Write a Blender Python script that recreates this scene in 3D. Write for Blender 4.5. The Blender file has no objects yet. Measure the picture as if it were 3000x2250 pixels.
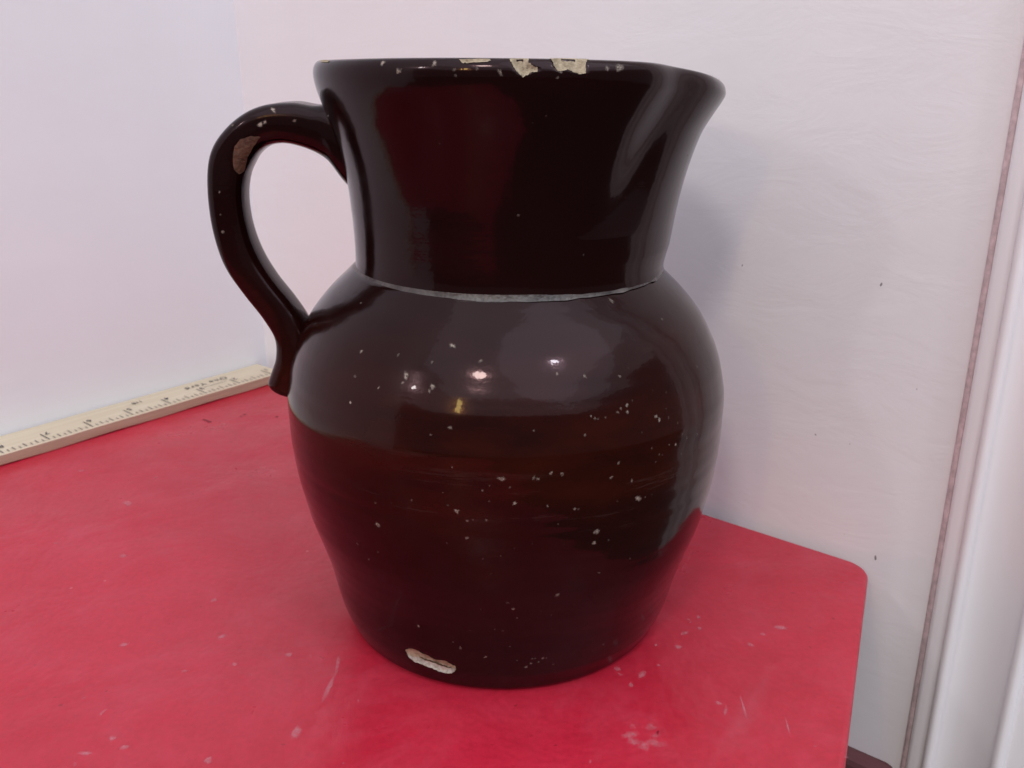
import bpy, bmesh, math, random
import numpy as np
from mathutils import Vector, Matrix
from mathutils.bvhtree import BVHTree

random.seed(7)
scene = bpy.context.scene
COL = scene.collection

# ------------------------------------------------------------------ camera
CAM_H = 0.20865
PITCH = math.radians(19.10)
cam_d = bpy.data.cameras.new('camera')
cam_d.sensor_width = 36.0
cam_d.lens = 36.0 * 2700 / 3000
cam_d.clip_start = 0.01
cam_d.clip_end = 50
cam_d.dof.use_dof = True
cam_d.dof.focus_distance = 0.285
cam_d.dof.aperture_fstop = 34
cam = bpy.data.objects.new('camera', cam_d)
cam.location = (0, 0, CAM_H)
cam.rotation_euler = (math.radians(90) - PITCH, 0, 0)
COL.objects.link(cam)
scene.camera = cam

# ------------------------------------------------------------------ world, exposure
world = bpy.data.worlds.new('World')
scene.world = world
world.use_nodes = True
bg = world.node_tree.nodes['Background']
bg.inputs[0].default_value = (0.21, 0.185, 0.20, 1)
bg.inputs[1].default_value = 1.0
vs = scene.view_settings
vs.view_transform = 'Standard'
vs.look = 'None'
vs.exposure = 0.10
vs.gamma = 1.0

# ------------------------------------------------------------------ lamps
JUG = Vector((-0.0023, 0.3331, 0.0))
AIM = Vector((-0.002, 0.27, 0.12))

def lamp(name, kind, direction, dist, power, color, size, size_y=None):
    l = bpy.data.lights.new(name, kind)
    l.energy = power
    l.color = color
    o = bpy.data.objects.new(name, l)
    d = Vector(direction).normalized()
    o.location = AIM + d * dist
    if kind == 'AREA':
        if size_y:
            l.shape = 'RECTANGLE'; l.size = size; l.size_y = size_y
        else:
            l.shape = 'DISK'; l.size = size
        o.rotation_euler = d.to_track_quat('Z', 'Y').to_euler()
    else:
        l.shadow_soft_size = size
    COL.objects.link(o)
    return o

# warm room lamp over the photographer's left shoulder (casts the jug's shadow on the wall)
lamp('warm_room_lamp', 'AREA', (-0.209, -0.727, 0.655), 1.8, 6.0, (1.0, 0.90, 0.81), 0.22)
# cool window-like light to the right, grazing the right-hand wall, with one small bright bulb in it
for sz, en in ((1.7, 6.4), (1.1, 1.5), (0.6, 0.6), (0.25, 0.35)):
    lamp('cool_window_light', 'AREA', (0.40, -0.51, 0.76), 1.65, en, (0.78, 0.87, 1.0), sz)
lamp('cool_bulb', 'AREA', (0.389, -0.541, 0.745), 1.6, 2.2, (0.85, 0.91, 1.0), 0.10)
# a white lamp far left and a small yellow one, both seen as glints in the glaze
lamp('white_glint_lamp', 'AREA', (-0.696, -0.539, 0.474), 1.35, 0.75, (1.0, 0.97, 0.95), 0.06)
lamp('yellow_glint_lamp', 'AREA', (-0.385, -0.835, 0.392), 1.7, 1.3, (1.0, 0.74, 0.22), 0.06, 0.20)
# pale ceiling of the room, glowing softly, brightest overhead
for nm, sz, en, zz in (('soft_ceiling_light', 3.0, 21, 1.62), ('wide_ceiling_light', 6.4, 86, 1.66)):
    ceil = bpy.data.lights.new(nm, 'AREA')
    ceil.shape = 'SQUARE'; ceil.size = sz
    ceil.energy = en; ceil.color = (0.86, 0.92, 1.0)
    ceil_o = bpy.data.objects.new(nm, ceil)
    ceil_o.location = (0.1, -0.9, zz)
    COL.objects.link(ceil_o)

# ------------------------------------------------------------------ helpers
def link(name, me, parent=None, mats=()):
    o = bpy.data.objects.new(name, me)
    COL.objects.link(o)
    for m in mats:
        me.materials.append(m)
    if parent:
        o.parent = parent
    return o

def tag(o, label=None, cat=None, kind=None, group=None):
    if label: o['label'] = label
    if cat: o['category'] = cat
    if kind: o['kind'] = kind
    if group: o['group'] = group
    return o

def mesh(name, verts, faces, smooth=True):
    me = bpy.data.meshes.new(name)
    me.from_pydata([tuple(map(float, v)) for v in verts], [], faces)
    me.update()
    if smooth:
        me.polygons.foreach_set('use_smooth', [True] * len(me.polygons))
    return me

def box_mesh(name, x0, x1, y0, y1, z0, z1, bevel=0.0):
    bm = bmesh.new()
    bmesh.ops.create_cube(bm, size=1)
    for v in bm.verts:
        v.co = Vector(((x0 + x1) / 2 + v.co.x * (x1 - x0), (y0 + y1) / 2 + v.co.y * (y1 - y0), (z0 + z1) / 2 + v.co.z * (z1 - z0)))
    if bevel:
        bmesh.ops.bevel(bm, geom=bm.edges[:], offset=bevel, segments=3, affect='EDGES', profile=0.5)
    me = bpy.data.meshes.new(name); bm.to_mesh(me); bm.free()
    return me

def catmull(pts, n):
    """resample a list of equal-length tuples with a Catmull-Rom spline"""
    P = np.array(pts, float)
    P = np.vstack([2 * P[0] - P[1], P, 2 * P[-1] - P[-2]])
    m = len(P) - 3
    out = []
    for k in range(n):
        t = k / (n - 1) * m
        i = min(int(t), m - 1); t -= i
        a, b, c, d = P[i:i + 4]
        out.append(0.5 * (2 * b + (c - a) * t + (2 * a - 5 * b + 4 * c - d) * t * t + (3 * b - a - 3 * c + d) * t ** 3))
    return np.array(out)

# ------------------------------------------------------------------ materials
class N:
    def __init__(self, name):
        self.m = bpy.data.materials.new(name)
        self.m.use_nodes = True
        self.t = self.m.node_tree
        self.b = self.t.nodes['Principled BSDF']
        self.out = self.t.nodes['Material Output']
        self.tc = self.t.nodes.new('ShaderNodeTexCoord')
    def n(self, kind, **kw):
        nd = self.t.nodes.new('ShaderNode' + kind)
        for k, v in kw.items():
            if k.startswith('i_'):
                nd.inputs[int(k[2:])].default_value = v
            elif hasattr(nd, k):
                setattr(nd, k, v)
        return nd
    def l(self, a, b): self.t.links.new(a, b)
    def setin(self, name, v): self.b.inputs[name].default_value = v
    def coord(self, scale=(1, 1, 1), loc=(0, 0, 0), rot=(0, 0, 0)):
        mp = self.n('Mapping')
        mp.inputs['Scale'].default_value = scale
        mp.inputs['Location'].default_value = loc
        mp.inputs['Rotation'].default_value = rot
        self.l(self.tc.outputs['Object'], mp.inputs['Vector'])
        return mp.outputs['Vector']
    def noise(self, scale, detail=4, rough=0.55, vec=None, dist=0.0):
        nd = self.n('TexNoise')
        nd.inputs['Scale'].default_value = scale
        nd.inputs['Detail'].default_value = detail
        nd.inputs['Roughness'].default_value = rough
        nd.inputs['Distortion'].default_value = dist
        self.l(vec if vec is not None else self.coord(), nd.inputs['Vector'])
        return nd.outputs['Fac']
    def ramp(self, fac, stops, interp='LINEAR'):
        r = self.n('ValToRGB')
        r.color_ramp.interpolation = interp
        els = r.color_ramp.elements
        while len(els) < len(stops): els.new(0.5)
        for e, (p, c) in zip(els, stops):
            e.position = p
            e.color = (*c, 1) if not isinstance(c, (int, float)) else (c, c, c, 1)
        self.l(fac, r.inputs[0])
        return r.outputs[0]
    def mix(self, fac, a, b, mode='MIX'):
        mx = self.n('Mix', data_type='RGBA', blend_type=mode)
        for sock, v in ((mx.inputs[0], fac), (mx.inputs[6], a), (mx.inputs[7], b)):
            if isinstance(v, (int, float)): sock.default_value = v
            elif isinstance(v, tuple): sock.default_value = (*v, 1)
            else: self.l(v, sock)
        return mx.outputs[2]
    def math(self, op, a, b=0.0):
        nd = self.n('Math', operation=op)
        for s, v in ((nd.inputs[0], a), (nd.inputs[1], b)):
            if isinstance(v, (int, float)): s.default_value = v
            else: self.l(v, s)
        return nd.outputs[0]
    def bump(self, height, strength, dist, prev=None):
        b = self.n('Bump')
        b.inputs['Strength'].default_value = strength
        b.inputs['Distance'].default_value = dist
        self.l(height, b.inputs['Height'])
        if prev is not None: self.l(prev, b.inputs['Normal'])
        return b.outputs['Normal']

def mat_glaze():
    a = N('brown_glaze')
    sep = a.n('SeparateXYZ'); a.l(a.tc.outputs['Object'], sep.inputs[0])
    z = sep.outputs['Z']
    # thin amber glaze over a belt of the belly, streaked around the pot
    wob = a.noise(14, 3, vec=a.coord((1, 1, 2.5)))
    zz = a.math('ADD', z, a.math('MULTIPLY', a.math('SUBTRACT', wob, 0.5), 0.035))
    belt = a.ramp(zz, [(0.035, 0.02), (0.070, 0.35), (0.090, 0.9), (0.102, 0.9), (0.125, 0.25), (0.16, 0.0)])
    mott = a.ramp(a.noise(26, 4, vec=a.coord((1, 1, 3.0))), [(0.25, 0.0), (0.80, 1.0)])
    amt = a.math('MULTIPLY', belt, mott)
    col = a.mix(amt, (0.0060, 0.0010, 0.0010), (0.034, 0.0046, 0.0010))
    # faint rubbed haze (scuffing round the belly)
    hz = a.ramp(a.noise(22, 6, 0.75, vec=a.coord((0.7, 0.7, 9))), [(0.58, 0.0), (0.78, 0.30)])
    hzb = a.ramp(zz, [(0.062, 0.0), (0.074, 1.0), (0.085, 1.0), (0.105, 0.0)])
    col = a.mix(a.math('MULTIPLY', hz, hzb), col, (0.11, 0.085, 0.075))
    a.l(col, a.b.inputs['Base Color'])
    ro = a.ramp(a.noise(40, 4, 0.6, vec=a.coord((1, 1, 2.5))), [(0.35, 0.13), (0.7, 0.21)])
    a.l(ro, a.b.inputs['Roughness'])
    a.setin('IOR', 1.5)
    a.setin('Specular IOR Level', 0.165)
    a.setin('Specular Tint', (1.0, 0.60, 0.66, 1))
    a.setin('Coat Weight', 0.17); a.setin('Coat Roughness', 0.03); a.setin('Coat IOR', 1.5)
    rings = a.noise(1.0, 3, 0.6, vec=a.coord((6, 6, 190)))
    peel = a.noise(420, 2)
    lump = a.noise(38, 2)
    nrm = a.bump(rings, 0.05, 0.0010)
    nrm = a.bump(lump, 0.12, 0.0016, nrm)
    nrm2 = a.bump(peel, 0.05, 0.0006, nrm)
    a.l(nrm2, a.b.inputs['Normal'])
    a.l(nrm2, a.b.inputs['Coat Normal'])
    return a.m

def mat_seam():
    a = N('worn_glaze_seam')
    w = a.math('MULTIPLY', a.ramp(a.noise(95, 5, 0.65), [(0.32, 0.1), (0.66, 1.0)]), a.ramp(a.noise(24, 3), [(0.34, 0.15), (0.60, 1.0)]))
    a.l(a.mix(w, (0.012, 0.005, 0.005), (0.115, 0.10, 0.095)), a.b.inputs['Base Color'])
    a.setin('Roughness', 0.38)
    a.l(a.bump(a.noise(500, 4), 0.8, 0.0008), a.b.inputs['Normal'])
    return a.m

def mat_clay(name, c0, c1, rough=0.85):
    a = N(name)
    w = a.ramp(a.noise(330, 6, 0.75), [(0.40, 0.0), (0.68, 1.0)])
    a.l(a.mix(w, c0, c1), a.b.inputs['Base Color'])
    a.setin('Roughness', rough)
    a.setin('Specular IOR Level', 0.2)
    a.l(a.bump(a.noise(700, 5, 0.7), 0.9, 0.0012), a.b.inputs['Normal'])
    return a.m

def mat_soft(name, c, strength=1.0, lo=0.32, hi=0.62, nscale=900):
    """mark that fades out towards its rim through the mesh attribute 'soft'"""
    a = N(name)
    at = a.n('Attribute'); at.attribute_name = 'soft'
    nz = a.ramp(a.noise(nscale, 4, 0.6), [(lo, 0.25), (hi, 1.0)])
    fac = a.math('MULTIPLY', a.math('MULTIPLY', at.outputs['Fac'], nz), strength)
    a.setin('Base Color', (*c, 1)); a.setin('Roughness', 0.6); a.setin('Specular IOR Level', 0.165)
    tr = a.n('BsdfTransparent')
    mx = a.n('MixShader')
    a.l(fac, mx.inputs[0]); a.l(tr.outputs[0], mx.inputs[1]); a.l(a.b.outputs[0], mx.inputs[2])
    a.l(mx.outputs[0], a.out.inputs['Surface'])
    return a.m

def mat_table():
    a = N('red_painted_board')
    big = a.noise(7, 5, 0.6, vec=a.coord((1, 1, 1)))
    fine = a.noise(60, 6, 0.65)
    c = a.mix(a.ramp(big, [(0.32, 0.0), (0.68, 1.0)]), (0.40, 0.0095, 0.027), (0.52, 0.019, 0.046))
    c = a.mix(a.ramp(a.noise(420, 3, 0.7), [(0.35, 0.30), (0.65, 0.0)]), c, (0.25, 0.006, 0.018))
    c = a.mix(a.ramp(fine, [(0.45, 0.0), (0.75, 0.5)]), c, (0.50, 0.026, 0.055))
    # chalky rubbed patches and pale pin flecks
    rub = a.ramp(a.noise(22, 6, 0.72, dist=0.6), [(0.50, 0.0), (0.80, 0.40)])
    c = a.mix(rub, c, (0.50, 0.07, 0.11))
    vo = a.n('TexVoronoi'); vo.inputs['Scale'].default_value = 85
    a.l(a.coord(), vo.inputs['Vector'])
    dots = a.ramp(vo.outputs['Distance'], [(0.03, 1.0), (0.075, 0.0)])
    pick = a.ramp(a.noise(24, 2), [(0.57, 0.0), (0.64, 0.8)])
    c = a.mix(a.math('MULTIPLY', dots, pick), c, (0.60, 0.18, 0.22))
    dk = a.ramp(a.noise(260, 2, vec=a.coord(loc=(3, 1, 0))), [(0.24, 0.75), (0.29, 0.0)])
    c = a.mix(dk, c, (0.22, 0.01, 0.02))
    a.l(c, a.b.inputs['Base Color'])
    a.l(a.ramp(a.noise(18, 5, 0.65), [(0.3, 0.24), (0.7, 0.52)]), a.b.inputs['Roughness'])
    a.setin('Specular IOR Level', 0.6)
    n1 = a.bump(a.noise(16, 4, 0.6, dist=0.5), 0.55, 0.004)
    n2 = a.bump(a.noise(170, 4, 0.6, vec=a.coord((1, 0.35, 1), rot=(0, 0, 0.9))), 0.14, 0.0012, n1)
    a.l(n2, a.b.inputs['Normal'])
    return a.m

def mat_wall(name, col, bump=0.3):
    a = N(name)
    v = a.noise(5, 4, 0.6)
    c = a.mix(a.ramp(v, [(0.3, 0.0), (0.7, 1.0)]), col, tuple(min(1, x * 0.94) for x in col))
    st = a.ramp(a.noise(3.2, 6, 0.7, vec=a.coord((1, 1, 4))), [(0.60, 0.0), (0.82, 0.25)])
    c = a.mix(st, c, tuple(x * 0.80 for x in col))
    sp = a.ramp(a.noise(210, 2, vec=a.coord((1, 1, 0.6))), [(0.215, 0.8), (0.24, 0.0)])
    c = a.mix(sp, c, (0.12, 0.10, 0.11))
    a.l(c, a.b.inputs['Base Color'])
    a.setin('Roughness', 0.75); a.setin('Specular IOR Level', 0.165)
    n1 = a.bump(a.noise(26, 5, 0.62, vec=a.coord((1, 1, 2.2)), dist=0.8), bump, 0.006)
    n2 = a.bump(a.noise(320, 3, 0.6), bump * 0.5, 0.0012, n1)
    a.l(n2, a.b.inputs['Normal'])
    return a.m

def mat_paint(name, col, rough=0.3, bump=0.05):
    a = N(name)
    v = a.ramp(a.noise(14, 5, 0.6, vec=a.coord((1, 1, 0.25))), [(0.3, 0.0), (0.7, 1.0)])
    a.l(a.mix(v, col, tuple(x * 0.93 for x in col)), a.b.inputs['Base Color'])
    a.setin('Roughness', rough); a.setin('Specular IOR Level', 0.5)
    a.l(a.bump(a.noise(60, 4, vec=a.coord((1, 1, 0.15))), bump, 0.002), a.b.inputs['Normal'])
    return a.m

def mat_wood(name='pale_ruler_wood', c0=(0.66, 0.58, 0.44), c1=(0.57, 0.48, 0.34)):
    a = N(name)
    g = a.noise(9, 6, 0.6, vec=a.coord((1.2, 34, 34)), dist=0.6)
    f = a.noise(40, 4, 0.6, vec=a.coord((0.6, 30, 30)))
    c = a.mix(a.ramp(g, [(0.3, 0.0), (0.7, 1.0)]), c0, c1)
    c = a.mix(a.ramp(f, [(0.5, 0.0), (0.8, 0.35)]), c, tuple(x * 0.75 for x in c1))
    a.l(c, a.b.inputs['Base Color'])
    a.setin('Roughness', 0.5)
    a.l(a.bump(f, 0.12, 0.0008), a.b.inputs['Normal'])
    return a.m

def mat_plain(name, col, rough=0.6):
    a = N(name)
    v = a.ramp(a.noise(300, 3), [(0.3, 0.0), (0.7, 1.0)])
    a.l(a.mix(v, col, tuple(x * 1.5 for x in col)), a.b.inputs['Base Color'])
    a.setin('Roughness', rough)
    return a.m

M_GLAZE = mat_glaze()
M_SEAM = mat_seam()
M_CLAY = mat_clay('bare_tan_clay', (0.47, 0.39, 0.28), (0.20, 0.15, 0.10))
M_CLAY_PALE = mat_clay('bare_pale_clay', (0.50, 0.48, 0.43), (0.24, 0.215, 0.18))
M_CLAY_DARK = mat_clay('dirt_in_chip', (0.09, 0.065, 0.04), (0.16, 0.12, 0.07))
M_CLAY_BROWN = mat_clay('thin_brown_clay', (0.12, 0.058, 0.036), (0.05, 0.02, 0.014), 0.4)
M_PIT = mat_soft('pale_glaze_pit', (0.34, 0.28, 0.24), 1.0, 0.36, 0.60, 1400)
M_SCUFF_LIGHT = mat_soft('pale_scuff_and_light', (0.64, 0.26, 0.31), 0.48)
M_NICK = mat_soft('dark_paint_nick', (0.16, 0.008, 0.02), 1.0)
M_TABLE = mat_table()
M_WALL_L = mat_wall('left_wall_paint', (0.770, 0.780, 0.820), 0.04)
M_WALL_R = mat_wall('right_wall_paint', (0.81, 0.785, 0.815), 0.06)
M_TRIM = mat_paint('white_gloss_trim', (0.87, 0.85, 0.885), 0.28)
M_CAULK = mat_plain('mauve_sealant', (0.48, 0.38, 0.40), 0.7)
M_SKIRT = mat_paint('dark_red_brown_skirting', (0.13, 0.045, 0.05), 0.8)
M_FLOOR = mat_plain('dark_floor', (0.05, 0.025, 0.022), 0.6)
M_WOOD = mat_wood()
M_WOOD_EDGE = mat_wood('sawn_ruler_edge', (0.46, 0.33, 0.25), (0.38, 0.25, 0.18))
M_INK = mat_plain('black_ruler_print', (0.045, 0.04, 0.045), 0.6)
M_INK_PALE = mat_plain('faded_ruler_print', (0.20, 0.17, 0.13), 0.6)

# ------------------------------------------------------------------ setting: two walls, trim, skirting, floor
LD = Vector((0.63795, 0.77008, 0)).normalized()      # left wall, running towards the corner
LN = Vector((LD.y, -LD.x, 0))                         # out of the left wall, into the room
RD = Vector((0.77710, -0.62938, 0)).normalized()      # right wall, running away from the corner
RN = Vector((RD.y, -RD.x, 0))                         # out of the right wall, into the room
TICK0 = Vector((-0.22223, 0.53405, 0)) + LD * (4.5 * 0.0254)   # front edge of the ruler at inch 0
LP = TICK0 - LN * 0.0292
RP = Vector((0.0935, 0.4094, 0)) - RN * 0.004

def isect(p, d, q, e):
    k = (q - p).cross(e).z / d.cross(e).z
    return p + d * k
CORNER = isect(LP, LD, RP, RD)
FLOOR_Z = -0.135

def wall_frame(origin, xd, nd):
    """matrix whose local x runs along the wall, y out of the wall, z up"""
    m = Matrix.Identity(4)
    for i in range(3):
        m[i][0] = xd[i]; m[i][1] = nd[i]; m[i][2] = (0, 0, 1)[i]; m[i][3] = origin[i]
    return m

WALL_TOP = 1.62
# a slightly uneven plastered sheet with thickness
def wall(name, origin, xd, nd, x0, x1, mat, seed, amp):
    nx, nz = 90, 90
    verts, faces = [], []
    rr = random.Random(seed)
    ph = [(rr.uniform(3, 16), rr.uniform(3, 16), rr.uniform(0, 6.28), rr.uniform(0.3, 1)) for _ in range(10)]
    for j in range(nz + 1):
        z = FLOOR_Z - 0.02 + (WALL_TOP - FLOOR_Z) * j / nz
        for i in range(nx + 1):
            x = x0 + (x1 - x0) * i / nx
            y = sum(a * math.sin(fx * x + p) * math.cos(fz * z + 2 * p) for fx, fz, p, a in ph) * amp - amp
            verts.append((x, min(y, 0.0006), z))
    for j in range(nz):
        for i in range(nx):
            a = j * (nx + 1) + i
            faces.append((a, a + nx + 1, a + nx + 2, a + 1))
    n0 = len(verts)
    verts += [(x0, -0.08, FLOOR_Z - 0.02), (x1, -0.08, FLOOR_Z - 0.02), (x1, -0.08, WALL_TOP - 0.02), (x0, -0.08, WALL_TOP - 0.02)]
    faces.append((n0, n0 + 1, n0 + 2, n0 + 3))
    w = link(name, mesh(name, verts, faces), None, [mat])
    w.matrix_world = wall_frame(origin, xd, nd)
    return tag(w, kind='structure')

wall('wall_left', CORNER, -LD, LN, -0.02, 1.5, M_WALL_L, 3, 0.00012)
wall('wall_right', CORNER, RD, RN, -0.02, 0.515, M_WALL_R, 5, 0.00022)

# floor
fl = link('floor', box_mesh('floor', -1.6, 1.6, -2.0, 1.0, FLOOR_Z - 0.05, FLOOR_Z), None, [M_FLOOR])
tag(fl, kind='structure')

def along(p):
    return (Vector(p) - CORNER).dot(RD)

# door architrave: extruded moulding on the right wall
TRIM_X = along((0.1770 - RN.x * 0.004, 0.3418 - RN.y * 0.004, 0))
t_root = bpy.data.objects.new('door_architrave', None)
COL.objects.link(t_root)
t_root.matrix_world = wall_frame(CORNER + RD * TRIM_X + Vector((0, 0, FLOOR_Z)), RD, RN)
tag(t_root, 'white moulded door frame trim on the wall right of the red table', 'door frame')

def extrude_profile(name, prof, z0, z1, mat, parent, nz=60):
    verts, faces = [], []
    k = len(prof)
    for j in range(nz + 1):
        z = z0 + (z1 - z0) * j / nz
        for (x, y) in prof:
            verts.append((x, y, z))
    for j in range(nz):
        for i in range(k - 1):
            a = j * k + i
            faces.append((a, a + 1, a + k + 1, a + k))
    return link(name, mesh(name, verts, faces), parent, [mat])

TH = WALL_TOP - FLOOR_Z - 0.05
caulk = [(0.0, -0.001), (0.0003, 0.0012), (0.0012, 0.0020), (0.0030, 0.0022), (0.0034, -0.001)]
extrude_profile('sealant_line', caulk, 0, TH, M_CAULK, t_root)
pts = [(0.0032, -0.001), (0.0032, 0.0045), (0.0038, 0.0060), (0.0052, 0.0068), (0.0080, 0.0072), (0.0100, 0.0074)]
for k in range(9):                                        # narrow raised bead
    a = math.pi * (1 - k / 8)
    pts.append((0.01255 + 0.00245 * math.cos(a), 0.0076 + 0.0030 * math.sin(a)))
for k in range(1, 13):                                    # wide shallow hollow
    u = k / 12
    pts.append((0.0150 + 0.0215 * u, 0.0070 + 0.0055 * u - 0.0030 * math.sin(math.pi * u)))
for k in range(1, 9):
    a = math.pi * (1 - k / 8)
    pts.append((0.0390 + 0.0025 * math.cos(a), 0.0125 + 0.0028 * math.sin(a)))
pts += [(0.0425, 0.0125), (0.0580, 0.0130), (0.0610, 0.0120), (0.0620, 0.0095), (0.0620, -0.001)]
extrude_profile('moulding', pts, 0, TH, M_TRIM, t_root)

# dark skirting at the foot of the right wall, butting against the trim
sk = bpy.data.objects.new('skirting_board', None)
COL.objects.link(sk)
sk.matrix_world = wall_frame(CORNER + Vector((0, 0, FLOOR_Z)), RD, RN)
tag(sk, 'dark reddish skirting board low on the wall below the red table', 'skirting')
link('board', box_mesh('board', 0.014, TRIM_X - 0.001, -0.002, 0.008, 0.0, 0.037, 0.005), sk, [M_SKIRT])

# ------------------------------------------------------------------ red table top
T_ROOT = bpy.data.objects.new('red_table', None)
COL.objects.link(T_ROOT)
T_ROOT.location = (0, 0, FLOOR_Z)
tag(T_ROOT, 'worn red painted table with a rounded corner, standing in the room corner under the jug', 'table')

A = isect(LP + LN * 0.0015, LD, Vector((0.0935, 0.4094, 0)), RD)          # corner nook
end_d = Vector((-0.394, -0.919, 0)).normalized()
B = isect(Vector((0.0935, 0.4094, 0)), RD, Vector((0.1499, 0.3395, 0)), end_d)   # back-right corner (rounded)
C = B + end_d * 0.70
D = isect(C, -LN, LP + LN * 0.0015, LD)
def rounded(prev, p, nxt, r, n=10):
    a = (prev - p).normalized(); b = (nxt - p).normalized()
    ang = a.angle(b)
    t = r / math.tan(ang / 2)
    c = p + (a + b).normalized() * (r / math.sin(ang / 2))
    s, e = p + a * t - c, p + b * t - c
    out = []
    for k in range(n + 1):
        u = k / n
        v = (s * (1 - u) + e * u)
        out.append(c + v.normalized() * r)
    return out
outline = [A] + rounded(A, B, C, 0.0125) + rounded(B, C, D, 0.0125) + rounded(C, D, A, 0.005)
bm = bmesh.new()
vs_ = [bm.verts.new((p.x, p.y, 0)) for p in outline]
f0 = bm.faces.new(vs_)
if f0.normal.z < 0: f0.normal_flip()
bm.normal_update()
ret = bmesh.ops.extrude_face_region(bm, geom=[f0])
for e in ret['geom']:
    if isinstance(e, bmesh.types.BMVert): e.co.z -= 0.024
bmesh.ops.recalc_face_normals(bm, faces=bm.faces[:])
top_edges = [e for e in bm.edges if all(abs(v.co.z) < 1e-6 for v in e.verts)]
bmesh.ops.bevel(bm, geom=top_edges, offset=0.0022, segments=4, affect='EDGES', profile=0.5)
me = bpy.data.meshes.new('table_top'); bm.to_mesh(me); bm.free()
for p in me.polygons: p.use_smooth = len(p.vertices) < 8
tt = link('table_top', me, T_ROOT, [M_TABLE])
tt.location = (0, 0, -FLOOR_Z)
inner = [A.lerp(C, 0.12), B.lerp(D, 0.12), C.lerp(A, 0.10), D.lerp(B, 0.10)]
for q in inner:
    link('leg', box_mesh('leg', q.x - 0.018, q.x + 0.018, q.y - 0.018, q.y + 0.018, 0, -FLOOR_Z - 0.0245, 0.003), T_ROOT, [M_TABLE])

# soft-edged marks built as small fans that follow a surface
def fan_patch(center, normal, pts2, store, soft_core=0.55, snap=None, lift=0.00012, peak=1.0):
    """pts2: outline offsets (Vectors) around the centre"""
    V, F, S = store
    base = len(V)
    def put(p):
        if snap:
            loc, nr, _, _ = snap.find_nearest(p)
            return loc + nr * lift
        return p + normal * lift
    V.append(put(center)); S.append(peak)
    n = len(pts2)
    for d in pts2: V.append(put(center + d * soft_core)); S.append(peak)
    for d in pts2: V.append(put(center + d)); S.append(0.0)
    for i in range(n):
        j = (i + 1) % n
        F.append((base, base + 1 + i, base + 1 + j))
        F.append((base + 1 + i, base + 1 + n + i, base + 1 + n + j, base + 1 + j))

def blob(r, tx, ty, n=10, ell=1.0, ang=0.0, rough=0.3):
    out = []
    for k in range(n):
        t = 2 * math.pi * k / n
        rr = r * (1 + rough * random.uniform(-1, 1))
        x, y = rr * math.cos(t) * ell, rr * math.sin(t)
        out.append(tx * (x * math.cos(ang) - y * math.sin(ang)) + ty * (x * math.sin(ang) + y * math.cos(ang)))
    return out

def soft_object(name, store, parent, mat):
    V, F, S = store
    me = mesh(name, V, F)
    at = me.attributes.new('soft', 'FLOAT', 'POINT')
    at.data.foreach_set('value', S)
    o = link(name, me, parent, [mat])
    return o

X, Y, Z = Vector((1, 0, 0)), Vector((0, 1, 0)), Vector((0, 0, 1))
SC = ([], [], [])
spots = [(-0.1478, 0.2989, 2.4), (-0.1229, 0.3301, 1.8), (-0.1118, 0.3046, 1.8), (-0.0835, 0.2928, 1.9), (-0.1308, 0.2474, 1.6),
         (-0.1254, 0.2431, 1.4), (-0.1372, 0.2405, 1.6), (-0.2344, 0.4584, 2.2), (-0.1906, 0.4491, 1.3), (-0.1748, 0.3661, 2.6),
         (-0.1939, 0.4189, 2.6), (-0.2105, 0.3778, 1.4), (-0.1022, 0.2868, 1.6), (-0.1396, 0.2603, 1.3), (-0.1189, 0.2828, 1.2),
         (-0.0715, 0.2505, 2.2), (-0.0968, 0.2374, 2.0), (0.1052, 0.3099, 2.2), (0.0973, 0.3059, 1.2), (0.0716, 0.2651, 1.1),
         (0.0675, 0.3066, 1.6), (0.0744, 0.3173, 1.2), (0.0629, 0.2977, 1.8), (0.0734, 0.3099, 1.6), (0.0906, 0.2989, 1.4),
         (0.0384, 0.2841, 1.4), (0.0469, 0.2803, 2.0), (0.0392, 0.2809, 0.8), (0.0547, 0.2987, 0.9), (0.0537, 0.2863, 1.0),
         (0.0424, 0.2751, 1.6), (0.0748, 0.3175, 0.7), (0.0702, 0.316, 0.8), (0.0707, 0.3141, 0.7), (0.0663, 0.3061, 1.1)]
for x, y, r in spots:
    fan_patch(Vector((x, y, 0)), Z, blob(r * 0.00085, X, Y, 9, random.uniform(1, 1.9), random.uniform(0, 3.1), 0.4), SC, 0.35)
for _ in range(70):
    x, y = random.uniform(-0.24, 0.13), random.uniform(0.235, 0.45)
    if (x + 0.002) ** 2 + (y - 0.333) ** 2 < 0.07 ** 2 or (Vector((x, y, 0)) - RP).dot(RN) < 0.02: continue
    fan_patch(Vector((x, y, 0)), Z, blob(random.uniform(0.0003, 0.0007), X, Y, 8, random.uniform(1, 2.2), random.uniform(0, 3.1), 0.4), SC, 0.4, None, 0.00012, random.uniform(0.3, 0.8))
def streak(p0, p1, w, peak=1.0, core=0.3):
    p0, p1 = Vector((*p0, 0)), Vector((*p1, 0))
    d = p1 - p0
    fan_patch((p0 + p1) / 2, Z, blob(w, X, Y, 18, d.length / 2 / w, math.atan2(d.y, d.x), 0.22), SC, core, None, 0.00008 if peak < 1 else 0.00012, peak)
streak((0.0985, 0.2880), (0.0600, 0.2300), 0.0050, 0.22, 0.12)  # painted light: pale band along the edge of a soft shadow, not a scuff
streak((-0.0647, 0.2935), (-0.0636, 0.2790), 0.0009)
streak((-0.0637, 0.2835), (-0.0660, 0.2640), 0.0012)
streak((0.0790, 0.2560), (0.0800, 0.2700), 0.0005)
streak((0.0915, 0.2480), (0.0925, 0.2590), 0.0004)
streak((0.0720, 0.2580), (0.0740, 0.2640), 0.0006)
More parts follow.
